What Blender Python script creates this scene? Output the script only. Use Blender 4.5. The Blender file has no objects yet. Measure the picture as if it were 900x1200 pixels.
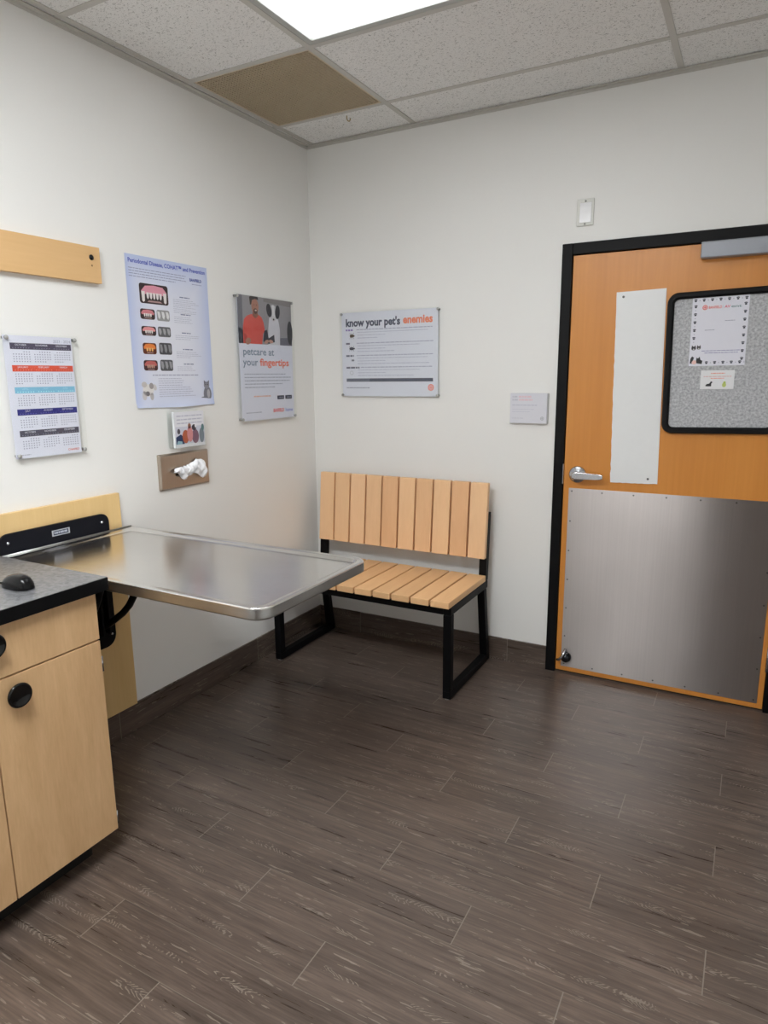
import bpy, bmesh, math, random
from mathutils import Vector, Matrix
random.seed(7)
C = bpy.context.scene.collection
PI = math.pi

# ------------------------------------------------------------------ helpers
def lin(c):
    def f(v):
        v = v / 255.0
        return v / 12.92 if v <= 0.04045 else ((v + 0.055) / 1.055) ** 2.4
    return (f(c[0]), f(c[1]), f(c[2]), 1.0)

def nodes(name):
    m = bpy.data.materials.new(name); m.use_nodes = True
    nt = m.node_tree
    b = nt.nodes['Principled BSDF']
    return m, nt, b

def N(nt, typ, **kw):
    n = nt.nodes.new(typ)
    for k, v in kw.items():
        if k.startswith('i_'):
            key = k[2:]
            n.inputs[int(key) if key.isdigit() else key.replace('_', ' ')].default_value = v
        else:
            setattr(n, k, v)
    return n

def L(nt, a, b): nt.links.new(a, b)

def M(nt, op, a, b=None, c=None):
    n = nt.nodes.new('ShaderNodeMath'); n.operation = op
    for i, v in enumerate((a, b, c)):
        if v is None: continue
        if hasattr(v, 'default_value') and not isinstance(v, (int, float)): nt.links.new(v, n.inputs[i])
        else: n.inputs[i].default_value = v
    return n.outputs[0]

def mixc(nt, fac, a, b, blend='MIX'):
    n = nt.nodes.new('ShaderNodeMix'); n.data_type = 'RGBA'; n.blend_type = blend
    for s, v in ((n.inputs[0], fac), (n.inputs[6], a), (n.inputs[7], b)):
        if isinstance(v, (int, float)): s.default_value = v
        elif isinstance(v, tuple): s.default_value = v
        else: nt.links.new(v, s)
    return n.outputs[2]

def ramp(nt, fac, stops):
    n = nt.nodes.new('ShaderNodeValToRGB')
    e = n.color_ramp.elements
    e[0].position, e[0].color = stops[0]
    e[1].position, e[1].color = stops[-1]
    for p, c in stops[1:-1]:
        x = e.new(p); x.color = c
    nt.links.new(fac, n.inputs[0])
    return n.outputs[0]

FL = {}
def flat(rgb, rough=0.55, metal=0.0, coat=0.0, spec=0.5, name=None):
    key = (tuple(rgb), rough, metal, coat, spec)
    if key in FL: return FL[key]
    m, nt, b = nodes(name or 'plain_%02x%02x%02x' % tuple(rgb))
    # a trace of grain so that no surface is perfectly uniform
    tc = N(nt, 'ShaderNodeTexCoord'); no = N(nt, 'ShaderNodeTexNoise', i_Scale=35.0, i_Detail=2.0)
    L(nt, tc.outputs['Object'], no.inputs['Vector'])
    c = lin(rgb)
    d = (c[0]*0.985, c[1]*0.985, c[2]*0.985, 1)
    L(nt, mixc(nt, no.outputs['Fac'], d, (min(1, c[0]*1.015), min(1, c[1]*1.015), min(1, c[2]*1.015), 1)), b.inputs['Base Color'])
    b.inputs['Roughness'].default_value = rough
    b.inputs['Metallic'].default_value = metal
    b.inputs['Specular IOR Level'].default_value = spec
    b.inputs['Coat Weight'].default_value = coat
    FL[key] = m
    return m

def wood(name, light, dark, axis='Z', cross=14.0, along=1.2, rough=0.42, per_object=False, figure=0.5):
    m, nt, b = nodes(name)
    tc = N(nt, 'ShaderNodeTexCoord'); oi = N(nt, 'ShaderNodeObjectInfo')
    off = N(nt, 'ShaderNodeVectorMath', operation='ADD')
    L(nt, tc.outputs['Object'], off.inputs[0])
    sh = N(nt, 'ShaderNodeCombineXYZ')
    r = M(nt, 'MULTIPLY', oi.outputs['Random'], 37.0)
    for i in range(3): L(nt, r, sh.inputs[i])
    L(nt, sh.outputs[0], off.inputs[1])
    def mapped(c, a):
        mp = N(nt, 'ShaderNodeMapping')
        s = [c, c, c]; s['XYZ'.index(axis)] = a
        mp.inputs['Scale'].default_value = s
        L(nt, off.outputs[0], mp.inputs['Vector'])
        return mp.outputs[0]
    n1 = N(nt, 'ShaderNodeTexNoise', i_Scale=1.0, i_Detail=5.0, i_Roughness=0.6, i_Distortion=0.6)
    L(nt, mapped(cross, along), n1.inputs['Vector'])
    n2 = N(nt, 'ShaderNodeTexNoise', i_Scale=1.0, i_Detail=3.0, i_Roughness=0.7)
    L(nt, mapped(cross*11, along*5), n2.inputs['Vector'])
    f = M(nt, 'ADD', M(nt, 'MULTIPLY', n1.outputs['Fac'], 1.0 - 0.35), M(nt, 'MULTIPLY', n2.outputs['Fac'], 0.35))
    lo, hi = 0.5 - 0.5*(1-figure*0.6), 0.5 + 0.5*(1-figure*0.6)
    col = ramp(nt, f, [(max(0, lo), lin(dark)), (min(1, hi), lin(light))])
    if per_object: col = mixc(nt, 1.0, col, oi.outputs['Color'], 'MULTIPLY')
    L(nt, col, b.inputs['Base Color'])
    b.inputs['Roughness'].default_value = rough
    bp = N(nt, 'ShaderNodeBump', i_Strength=0.06, i_Distance=0.001)
    L(nt, n2.outputs['Fac'], bp.inputs['Height']); L(nt, bp.outputs[0], b.inputs['Normal'])
    return m

def steel(name, rgb, rough=0.3, axis='Z', aniso=0.0, smudge=0.15, rot=0.0, scratch=0.02, tangent='Z'):
    """brushed stainless: fine streaks along `axis`, smudges in the roughness"""
    m, nt, b = nodes(name)
    tc = N(nt, 'ShaderNodeTexCoord')
    mp = N(nt, 'ShaderNodeMapping'); s = [160.0]*3; s['XYZ'.index(axis)] = 1.5
    mp.inputs['Scale'].default_value = s
    L(nt, tc.outputs['Object'], mp.inputs['Vector'])
    n1 = N(nt, 'ShaderNodeTexNoise', i_Scale=1.0, i_Detail=3.0); L(nt, mp.outputs[0], n1.inputs['Vector'])
    mp2 = N(nt, 'ShaderNodeMapping'); s2 = [5.0]*3; s2['XYZ'.index(axis)] = 2.0
    mp2.inputs['Scale'].default_value = s2
    L(nt, tc.outputs['Object'], mp2.inputs['Vector'])
    n2 = N(nt, 'ShaderNodeTexNoise', i_Scale=1.0, i_Detail=6.0, i_Roughness=0.65); L(nt, mp2.outputs[0], n2.inputs['Vector'])
    c = lin(rgb); d = tuple(v*0.78 for v in c[:3]) + (1,)
    L(nt, mixc(nt, M(nt, 'ADD', M(nt, 'MULTIPLY', n1.outputs['Fac'], 0.5), M(nt, 'MULTIPLY', n2.outputs['Fac'], 0.5)), d, c), b.inputs['Base Color'])
    L(nt, M(nt, 'ADD', M(nt, 'MULTIPLY', M(nt, 'SUBTRACT', n2.outputs['Fac'], 0.5), smudge), rough), b.inputs['Roughness'])
    b.inputs['Metallic'].default_value = 1.0
    if aniso:
        b.inputs['Anisotropic'].default_value = aniso
        b.inputs['Anisotropic Rotation'].default_value = rot
        tg = N(nt, 'ShaderNodeTangent', direction_type='RADIAL', axis=tangent)
        L(nt, tg.outputs[0], b.inputs['Tangent'])
    bp = N(nt, 'ShaderNodeBump', i_Strength=scratch, i_Distance=0.0006)
    L(nt, n1.outputs['Fac'], bp.inputs['Height']); L(nt, bp.outputs[0], b.inputs['Normal'])
    return m

def acrylic_mat():
    m, nt, b = nodes('clear_acrylic')
    nt.nodes.remove(b)
    out = nt.nodes['Material Output']
    tr = N(nt, 'ShaderNodeBsdfTransparent'); tr.inputs[0].default_value = (0.985, 0.992, 0.988, 1)
    gl = N(nt, 'ShaderNodeBsdfGlossy'); gl.inputs['Roughness'].default_value = 0.08
    fr = N(nt, 'ShaderNodeFresnel'); fr.inputs[0].default_value = 1.35
    mx = N(nt, 'ShaderNodeMixShader')
    ge = N(nt, 'ShaderNodeNewGeometry')
    L(nt, M(nt, 'MULTIPLY', fr.outputs[0], M(nt, 'SUBTRACT', 1.0, ge.outputs['Backfacing'])), mx.inputs[0]); L(nt, tr.outputs[0], mx.inputs[1]); L(nt, gl.outputs[0], mx.inputs[2])
    L(nt, mx.outputs[0], out.inputs[0])
    return m

class MB:
    """collects shapes for ONE mesh object"""
    def __init__(s): s.bm = bmesh.new(); s.mats = []
    def mi(s, mat):
        if mat not in s.mats: s.mats.append(mat)
        return s.mats.index(mat)
    def _tag(s, geom, mat, smooth=False):
        i = s.mi(mat)
        for f in geom:
            f.material_index = i; f.smooth = smooth
    def box(s, a, b, mat, bev=0.0, seg=2):
        x0, y0, z0 = (min(a[i], b[i]) for i in range(3)); x1, y1, z1 = (max(a[i], b[i]) for i in range(3))
        vs = [s.bm.verts.new(p) for p in ((x0,y0,z0),(x1,y0,z0),(x1,y1,z0),(x0,y1,z0),(x0,y0,z1),(x1,y0,z1),(x1,y1,z1),(x0,y1,z1))]
        fs = [s.bm.faces.new([vs[i] for i in q]) for q in ((3,2,1,0),(4,5,6,7),(0,1,5,4),(1,2,6,5),(2,3,7,6),(3,0,4,7))]
        s._tag(fs, mat)
        if bev:
            es = list({e for f in fs for e in f.edges})
            r = bmesh.ops.bevel(s.bm, geom=es, offset=bev, segments=seg, affect='EDGES', profile=0.5, clamp_overlap=True)
            s._tag(r['faces'], mat)
        return s
    def prism(s, poly, z0, z1, mat, M4=None, bev=0.0, smooth=False):
        """closed outline (u,v) extruded from z0 to z1, in the frame M4"""
        M4 = M4 or Matrix.Identity(4)
        lo = [s.bm.verts.new(M4 @ Vector((u, v, z0))) for u, v in poly]
        hi = [s.bm.verts.new(M4 @ Vector((u, v, z1))) for u, v in poly]
        n = len(poly)
        caps = [s.bm.faces.new(lo[::-1]), s.bm.faces.new(hi)]
        sides = [s.bm.faces.new((lo[i], lo[(i+1) % n], hi[(i+1) % n], hi[i])) for i in range(n)]
        s._tag(caps, mat); s._tag(sides, mat, smooth)
        if bev:
            es = list(set(caps[1].edges) | set(caps[0].edges))
            r = bmesh.ops.bevel(s.bm, geom=es, offset=bev, segments=2, affect='EDGES', profile=0.5, clamp_overlap=True)
            s._tag(r['faces'], mat)
        return s
    def lathe(s, prof, mat, M4=None, n=32):
        """profile (radius, height) around local Z"""
        M4 = M4 or Matrix.Identity(4)
        rings = []
        for r, z in prof:
            if r < 1e-6: rings.append([s.bm.verts.new(M4 @ Vector((0, 0, z)))])
            else: rings.append([s.bm.verts.new(M4 @ Vector((r*math.cos(2*PI*k/n), r*math.sin(2*PI*k/n), z))) for k in range(n)])
        fs = []
        for A, B in zip(rings, rings[1:]):
            for k in range(n):
                q = [A[k % len(A)], A[(k+1) % len(A)], B[(k+1) % len(B)], B[k % len(B)]]
                q = list(dict.fromkeys(q))
                if len(q) > 2: fs.append(s.bm.faces.new(q))
        s._tag(fs, mat, True)
        return s
    def tube(s, pts, r, mat, n=12, sq=False):
        pts = [Vector(p) for p in pts]
        rings = []
        up = None
        for i, p in enumerate(pts):
            t = (pts[min(i+1, len(pts)-1)] - pts[max(i-1, 0)]).normalized()
            if up is None:
                up = Vector((0, 0, 1)) if abs(t.z) < 0.9 else Vector((0, 1, 0))
            a = t.cross(up).normalized(); b = a.cross(t).normalized(); up = b
            rings.append([s.bm.verts.new(p + r*(math.cos(2*PI*k/n)*a + math.sin(2*PI*k/n)*b)) for k in range(n)])
        fs = []
        for A, B in zip(rings, rings[1:]):
            for k in range(n): fs.append(s.bm.faces.new((A[k], A[(k+1) % n], B[(k+1) % n], B[k])))
        s._tag(fs, mat, True)
        s._tag([s.bm.faces.new(rings[0][::-1]), s.bm.faces.new(rings[-1])], mat)
        return s
    def bar(s, p, q, wx, wy, mat, bev=0.0):
        """rectangular bar from p to q with horizontal cross-section wx, wy"""
        p, q = Vector(p), Vector(q)
        vs = [s.bm.verts.new(c + Vector((sx*wx/2, sy*wy/2, 0))) for c in (p, q) for sx, sy in ((-1,-1),(1,-1),(1,1),(-1,1))]
        fs = [s.bm.faces.new([vs[i] for i in k]) for k in ((3,2,1,0),(4,5,6,7),(0,1,5,4),(1,2,6,5),(2,3,7,6),(3,0,4,7))]
        s._tag(fs, mat)
        if bev:
            es = list({e for f in fs for e in f.edges})
            r = bmesh.ops.bevel(s.bm, geom=es, offset=bev, segments=2, affect='EDGES', profile=0.5, clamp_overlap=True)
            s._tag(r['faces'], mat)
        return s
    def build(s, name, parent=None, loc=None):
        bmesh.ops.recalc_face_normals(s.bm, faces=s.bm.faces[:])
        me = bpy.data.meshes.new(name)
        s.bm.to_mesh(me); s.bm.free()
        for m in s.mats: me.materials.append(m)
        o = bpy.data.objects.new(name, me); C.objects.link(o)
        if parent: o.parent = parent
        if loc: o.location = loc
        return o

def rrect(x0, y0, x1, y1, r, n=6, corners=(1, 1, 1, 1)):
    """rounded rectangle outline, counter-clockwise; corners BL, BR, TR, TL"""
    pts = []
    for (cx, cy, a0, on, px, py) in ((x0+r, y0+r, PI, corners[0], x0, y0), (x1-r, y0+r, 1.5*PI, corners[1], x1, y0),
                                     (x1-r, y1-r, 0, corners[2], x1, y1), (x0+r, y1-r, .5*PI, corners[3], x0, y1)):
        if not on: pts.append((px, py)); continue
        for k in range(n+1):
            a = a0 + .5*PI*k/n
            pts.append((cx + r*math.cos(a), cy + r*math.sin(a)))
    return pts

class Print:
    """flat printing in the frame of a sign: u to the right, v up, layers stacked towards the viewer"""
    STEP = 0.00022
    def __init__(s, z=0.0): s.mb = MB(); s.z = z
    def _face(s, pts, mat, layer):
        vs = [s.mb.bm.verts.new((u, v, s.z + layer*s.STEP)) for u, v in pts]
        f = s.mb.bm.faces.new(vs); f.material_index = s.mb.mi(mat)
        if f.normal.z < 0: pass
    def rect(s, u0, v0, u1, v1, rgb, layer=1, r=0.0):
        s._face(rrect(u0, v0, u1, v1, r, 3) if r else [(u0,v0),(u1,v0),(u1,v1),(u0,v1)], flat(rgb), layer)
    def poly(s, pts, rgb, layer=1): s._face(pts, flat(rgb), layer)
    def ell(s, cu, cv, ru, rv, rgb, layer=1, rot=0.0, n=16):
        c, q = math.cos(rot), math.sin(rot)
        s._face([(cu + c*ru*math.cos(2*PI*k/n) - q*rv*math.sin(2*PI*k/n), cv + q*ru*math.cos(2*PI*k/n) + c*rv*math.sin(2*PI*k/n)) for k in range(n)], flat(rgb), layer)
    def ring(s, cu, cv, r0, r1, rgb, layer=1, n=20, rv=1.0):
        for k in range(n):
            a, b = 2*PI*k/n, 2*PI*(k+1)/n
            s._face([(cu+r1*math.cos(a), cv+rv*r1*math.sin(a)), (cu+r1*math.cos(b), cv+rv*r1*math.sin(b)), (cu+r0*math.cos(b), cv+rv*r0*math.sin(b)), (cu+r0*math.cos(a), cv+rv*r0*math.sin(a))], flat(rgb), layer)
    def lines(s, u0, u1, v, h, rgb, layer=1, word=0.02, ragged=1.0):
        """a line of body copy too small to read"""
        u = u0; end = u0 + (u1-u0)*ragged
        while u < end - word*0.2:
            w = min(word*random.uniform(.4, 1.5), end-u)
            s.rect(u, v - h/2, u + w, v + h/2, rgb, layer)
            u += w + word*0.18
    def text(s, body, u, v, size, rgb, layer=2, align='LEFT', width=None, bold=0.0):
        cu = bpy.data.curves.new('lettering', 'FONT'); cu.body = body; cu.size = size; cu.align_x = align
        cu.offset = bold; cu.resolution_u = 3
        ob = bpy.data.objects.new('lettering', cu); C.objects.link(ob)
        dg = bpy.context.evaluated_depsgraph_get(); dg.update()
        me = bpy.data.meshes.new_from_object(ob.evaluated_get(dg))
        bpy.data.objects.remove(ob); bpy.data.curves.remove(cu)
        xs = [p.co.x for p in me.vertices]
        k = 1.0
        if width and xs: k = width / max(1e-6, max(xs)-min(xs))
        me.transform(Matrix.Translation((u, v, s.z + layer*s.STEP)) @ Matrix.Diagonal((k, 1, 1, 1)))
        n0 = len(s.mb.bm.faces)
        s.mb.bm.from_mesh(me); s.mb.bm.faces.ensure_lookup_table()
        i = s.mb.mi(flat(rgb))
        for f in s.mb.bm.faces[n0:]: f.material_index = i
        bpy.data.meshes.remove(me)
    def build(s, name, parent):
        for f in s.mb.bm.faces:
            f.normal_update()
            if f.normal.z < 0: f.normal_flip()
        me = bpy.data.meshes.new(name); s.mb.bm.to_mesh(me); s.mb.bm.free()
        for m in s.mb.mats: me.materials.append(m)
        o = bpy.data.objects.new(name, me); C.objects.link(o); o.parent = parent
        return o

def tag(o, label, cat, group=None, kind=None):
    o['label'] = label; o['category'] = cat
    if group: o['group'] = group
    if kind: o['kind'] = kind
    return o

def thing(name, label, cat, loc=(0, 0, 0), mat=None, group=None, kind=None):
    o = bpy.data.objects.new(name, None); C.objects.link(o); o.empty_display_size = .05
    if mat is not None: o.matrix_world = Matrix.Translation(loc) @ mat
    else: o.location = loc
    return tag(o, label, cat, group, kind)

LEFT = Matrix(((0, 0, 1, 0), (1, 0, 0, 0), (0, 1, 0, 0), (0, 0, 0, 1)))      # sign frame on the left wall: u=+y, v=+z, out=+x
BACK = Matrix(((1, 0, 0, 0), (0, 0, -1, 0), (0, 1, 0, 0), (0, 0, 0, 1)))     # sign frame on the back wall: u=+x, v=+z, out=-y

# ------------------------------------------------------------------ materials
def wall_paint(name='wall_paint', rgb=(236, 235, 232)):
    m, nt, b = nodes(name)
    tc = N(nt, 'ShaderNodeTexCoord')
    n1 = N(nt, 'ShaderNodeTexNoise', i_Scale=1.6, i_Detail=3.0); L(nt, tc.outputs['Object'], n1.inputs['Vector'])
    c = lin(rgb)
    L(nt, mixc(nt, n1.outputs['Fac'], tuple(v*.975 for v in c[:3])+(1,), tuple(min(1, v*1.02) for v in c[:3])+(1,)), b.inputs['Base Color'])
    b.inputs['Roughness'].default_value = 0.5
    n2 = N(nt, 'ShaderNodeTexNoise', i_Scale=180.0, i_Detail=3.0); L(nt, tc.outputs['Object'], n2.inputs['Vector'])
    bp = N(nt, 'ShaderNodeBump', i_Strength=0.12, i_Distance=0.002); L(nt, n2.outputs['Fac'], bp.inputs['Height'])
    L(nt, bp.outputs[0], b.inputs['Normal'])
    return m

def plank_tile(name, base=(93, 80, 72), along='X', cross='Y', crosssign=-1.0, row_off=0.0185, row=0.1525, joint_off=0.447-0.3047, length=0.9141, stagger=0.3047, rows=True, rough=0.31):
    m, nt, b = nodes(name)
    tc = N(nt, 'ShaderNodeTexCoord'); sp = N(nt, 'ShaderNodeSeparateXYZ'); L(nt, tc.outputs['Object'], sp.inputs[0])
    X = sp.outputs[along]; Y = sp.outputs[cross]
    r = M(nt, 'DIVIDE', M(nt, 'SUBTRACT', M(nt, 'MULTIPLY', Y, crosssign), row_off), row)
    k = M(nt, 'FLOOR', r); fr = M(nt, 'SUBTRACT', r, k)
    u = M(nt, 'DIVIDE', M(nt, 'SUBTRACT', M(nt, 'SUBTRACT', X, joint_off), M(nt, 'MULTIPLY', k, stagger)), length)
    ku = M(nt, 'FLOOR', u); fu = M(nt, 'SUBTRACT', u, ku)
    pid = N(nt, 'ShaderNodeCombineXYZ'); L(nt, k, pid.inputs[0]); L(nt, ku, pid.inputs[1])
    wn = N(nt, 'ShaderNodeTexWhiteNoise', noise_dimensions='3D'); L(nt, pid.outputs[0], wn.inputs['Vector'])
    rnd = wn.outputs['Value']
    # distance to the joints in metres
    dr = M(nt, 'MULTIPLY', M(nt, 'MINIMUM', fr, M(nt, 'SUBTRACT', 1.0, fr)), row)
    du = M(nt, 'MULTIPLY', M(nt, 'MINIMUM', fu, M(nt, 'SUBTRACT', 1.0, fu)), length)
    g_r = M(nt, 'LESS_THAN', dr, 0.0011 if rows else -1.0); g_u = M(nt, 'LESS_THAN', du, 0.0016)
    # grain coordinates, shifted per plank
    def grain(sx, sy, off, detail, rgh=.6, dist=0.0):
        cv = N(nt, 'ShaderNodeCombineXYZ')
        L(nt, M(nt, 'ADD', M(nt, 'MULTIPLY', X, sx), M(nt, 'MULTIPLY', rnd, 31.0+off)), cv.inputs[0])
        L(nt, M(nt, 'MULTIPLY', Y, sy), cv.inputs[1]); L(nt, M(nt, 'ADD', M(nt, 'MULTIPLY', rnd, 17.0), off), cv.inputs[2])
        n = N(nt, 'ShaderNodeTexNoise', i_Scale=1.0, i_Detail=detail, i_Roughness=rgh, i_Distortion=dist)
        L(nt, cv.outputs[0], n.inputs['Vector'])
        return n.outputs['Fac']
    g1 = grain(2.2, 42.0, 0.0, 5.0, .65, .4); g2 = grain(9.0, 190.0, 3.0, 4.0); g3 = grain(3.0, 8.0, 7.0, 4.0)
    c = lin(base)
    dk = tuple(v*.50 for v in c[:3])+(1,); lt = tuple(v*1.55 for v in c[:3])+(1,)
    f = M(nt, 'ADD', M(nt, 'MULTIPLY', g1, .5), M(nt, 'ADD', M(nt, 'MULTIPLY', g2, .3), M(nt, 'MULTIPLY', g3, .2)))
    col = ramp(nt, f, [(.36, dk), (.52, c), (.66, lt)])
    tone = M(nt, 'ADD', .90, M(nt, 'MULTIPLY', rnd, .2))
    tn = N(nt, 'ShaderNodeCombineColor'); [L(nt, tone, tn.inputs[i]) for i in range(3)]
    col = mixc(nt, 1.0, col, tn.outputs[0], 'MULTIPLY')
    # whitish filled pores in cathedral chevrons along the plank
    ctr = M(nt, 'SUBTRACT', fr, M(nt, 'ADD', .3, M(nt, 'MULTIPLY', rnd, .4)))
    chev = M(nt, 'SINE', M(nt, 'ADD', M(nt, 'MULTIPLY', X, 420.0), M(nt, 'ADD', M(nt, 'MULTIPLY', M(nt, 'ABSOLUTE', ctr), -110.0), M(nt, 'MULTIPLY', g3, 110.0))))
    lane = M(nt, 'MULTIPLY', M(nt, 'LESS_THAN', M(nt, 'ABSOLUTE', ctr), .085), M(nt, 'GREATER_THAN', grain(7.0, 40.0, 13.0, 3.0), .555))
    m1 = M(nt, 'MULTIPLY', lane, M(nt, 'GREATER_THAN', chev, .5))
    m2 = M(nt, 'GREATER_THAN', grain(11.0, 105.0, 21.0, 2.0), .665)
    mark = M(nt, 'MULTIPLY', M(nt, 'MAXIMUM', m1, m2), .5)
    col = mixc(nt, mark, col, lin((150, 140, 128)))
    gr = M(nt, 'MAXIMUM', M(nt, 'MULTIPLY', g_r, .5), M(nt, 'MULTIPLY', g_u, .9))
    col = mixc(nt, gr, col, lin((128, 120, 110)))
    L(nt, col, b.inputs['Base Color'])
    L(nt, M(nt, 'ADD', rough, M(nt, 'MULTIPLY', M(nt, 'SUBTRACT', g1, .5), .25)), b.inputs['Roughness'])
    b.inputs['Specular IOR Level'].default_value = 0.5
    bp = N(nt, 'ShaderNodeBump', i_Strength=0.25, i_Distance=0.0012)
    L(nt, M(nt, 'SUBTRACT', f, M(nt, 'MULTIPLY', M(nt, 'MAXIMUM', g_r, g_u), .6)), bp.inputs['Height']); L(nt, bp.outputs[0], b.inputs['Normal'])
    return m

def ceiling_tile_mat():
    m, nt, b = nodes('fissured_ceiling_tile')
    tc = N(nt, 'ShaderNodeTexCoord')
    mp = N(nt, 'ShaderNodeMapping'); mp.inputs['Scale'].default_value = (1, 1.5, 1); L(nt, tc.outputs['Object'], mp.inputs['Vector'])
    n1 = N(nt, 'ShaderNodeTexNoise', i_Scale=115.0, i_Detail=2.0, i_Roughness=.55, i_Distortion=1.2); L(nt, mp.outputs[0], n1.inputs['Vector'])
    n2 = N(nt, 'ShaderNodeTexNoise', i_Scale=240.0, i_Detail=1.0); L(nt, mp.outputs[0], n2.inputs['Vector'])
    f = M(nt, 'MAXIMUM', M(nt, 'MULTIPLY', M(nt, 'GREATER_THAN', n1.outputs['Fac'], .615), .75), M(nt, 'MULTIPLY', M(nt, 'GREATER_THAN', n2.outputs['Fac'], .68), .55))
    L(nt, mixc(nt, f, lin((237, 236, 234)), lin((150, 148, 145))), b.inputs['Base Color'])
    b.inputs['Roughness'].default_value = .9
    bp = N(nt, 'ShaderNodeBump', i_Strength=.4, i_Distance=.002); bp.invert = True
    L(nt, f, bp.inputs['Height']); L(nt, bp.outputs[0], b.inputs['Normal'])
    return m

def felt_mat():
    m, nt, b = nodes('grey_flecked_felt')
    tc = N(nt, 'ShaderNodeTexCoord')
    n1 = N(nt, 'ShaderNodeTexNoise', i_Scale=105.0, i_Detail=3.0, i_Roughness=.6); L(nt, tc.outputs['Object'], n1.inputs['Vector'])
    L(nt, ramp(nt, n1.outputs['Fac'], [(.3, lin((150, 151, 155))), (.5, lin((182, 183, 186))), (.7, lin((208, 209, 211)))]), b.inputs['Base Color'])
    b.inputs['Roughness'].default_value = .95
    return m

def counter_mat():
    m, nt, b = nodes('speckled_dark_laminate')
    tc = N(nt, 'ShaderNodeTexCoord')
    n1 = N(nt, 'ShaderNodeTexNoise', i_Scale=55.0, i_Detail=5.0, i_Roughness=.7, i_Distortion=.5); L(nt, tc.outputs['Object'], n1.inputs['Vector'])
    L(nt, ramp(nt, n1.outputs['Fac'], [(.35, lin((92, 92, 94))), (.65, lin((118, 118, 121)))]), b.inputs['Base Color'])
    b.inputs['Roughness'].default_value = .27
    return m

def diffuser_mat(strength):
    m, nt, b = nodes('lit_prismatic_diffuser')
    b.inputs['Base Color'].default_value = (.9, .92, .95, 1)
    b.inputs['Emission Color'].default_value = (.955, .985, 1.0, 1)
    b.inputs['Emission Strength'].default_value = strength
    return m

PAINT = wall_paint()
FLOOR = plank_tile('wood_look_floor_tile')
BASEB = plank_tile('wood_look_baseboard_tile', along='X', cross='Z', crosssign=1.0, row_off=-0.5, row=1.0, joint_off=1.21-0.9141*2, stagger=0.0, rows=False)
BASEL = plank_tile('wood_look_baseboard_tile_left', along='Y', cross='Z', crosssign=1.0, row_off=-0.5, row=1.0, joint_off=-0.62, stagger=0.0, rows=False)
CEIL = ceiling_tile_mat()
GRID = flat((196, 193, 187), .55, name='painted_grid_metal')
MAPLE = wood('maple_laminate', (230, 192, 146), (196, 155, 110), 'Z', 14, 3.0, .38, figure=.62)
MAPLEH = wood('maple_board', (232, 200, 144), (212, 176, 118), 'Z', 11, 1.0, .42, figure=.5)
DOORW = wood('orange_birch_veneer', (226, 153, 72), (198, 124, 48), 'Z', 6.5, .45, .33, figure=.5)
SLATY = wood('bench_slat_wood', (246, 202, 152), (222, 174, 126), 'Y', 20, 2.0, .5, per_object=True, figure=.45)
SLATZ = wood('bench_back_slat_wood', (246, 208, 166), (228, 184, 142), 'Z', 20, 2.0, .5, per_object=True, figure=.45)
BLACKF = flat((10, 10, 12), .5, spec=.18, name='black_frame_paint')
BLACKM = flat((9, 9, 11), .5, spec=.15, name='black_powder_coat')
BLACKG = flat((5, 5, 6), .1, spec=.45, name='black_gloss_plastic')
PLATE_BLACK = flat((19, 20, 27), .5, spec=.15, name='black_plastic_plate')
TABLE = steel('table_stainless', (238, 236, 233), .20, 'X', aniso=.0, smudge=.10, scratch=.03)
RIM = steel('table_edge_stainless', (196, 197, 196), .30, 'X', smudge=.08)
KICK = steel('kick_plate_stainless', (190, 183, 180), .30, 'Z', aniso=.97, smudge=.10, rot=0.25, scratch=.02)
CHROME = steel('satin_chrome', (205, 207, 212), .22, 'X', smudge=.05, scratch=0.0)
DISP = steel('dispenser_steel', (196, 182, 168), .36, 'Y', smudge=.1)
ALU = flat((150, 153, 160), .42, metal=.3, name='aluminium_paint')
WHITEP = flat((226, 226, 226), .4, name='white_plastic')
ACRY = acrylic_mat()

# ------------------------------------------------------------------ room
H = 2.7377
XR, YF = 3.10, -4.45
def struct(o, label, cat): return tag(o, label, cat, kind='structure')

struct(MB().box((-.15, YF-.15, -.1), (XR+.15, .6, 0), FLOOR).build('floor'), 'dark brown wood look plank tile floor', 'floor')
struct(MB().box((-.12, YF-.1, 0), (0, .1, 2.95), PAINT).build('wall_left'), 'off white painted wall behind the fold-down table', 'wall')
DX0, DX1, DZ = 1.418, 2.462, 2.102
b = MB().box((0, 0, 0), (DX0+.005, .12, 2.95), PAINT).box((DX1-.005, 0, 0), (XR, .12, 2.95), PAINT).box((DX0+.005, 0, DZ-.005), (DX1-.005, .12, 2.95), PAINT)
struct(b.build('wall_back'), 'off white painted wall with the wooden door', 'wall')
struct(MB().box((XR, YF-.1, 0), (XR+.12, .12, 2.95), PAINT).build('wall_right'), 'off white wall to the right, out of view', 'wall')
struct(MB().box((0, YF-.12, 0), (XR, YF, 2.95), PAINT).build('wall_front'), 'off white wall behind the viewer', 'wall')
DARKW = wood('reflection_door_wood', (62, 46, 36), (44, 32, 25), 'Z', 6, .5, .4)
d2 = thing('reflection_door', 'unseen dark door added behind the viewer to darken the kick plate reflection', 'door', (1.84, YF, 0), kind='structure')  # unseen door, added to give the kick plate something dark to reflect
MB().box((0, .002, 0), (.95, .03, 2.08), DARKW, .003).build('door_slab', d2)
MB().box((-.05, 0, 0), (0, .03, 2.13), BLACKF, .003).box((.95, 0, 0), (1.0, .03, 2.13), BLACKF, .003).box((0, 0, 2.08), (.95, .03, 2.13), BLACKF, .003).build('door_frame', d2)

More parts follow.
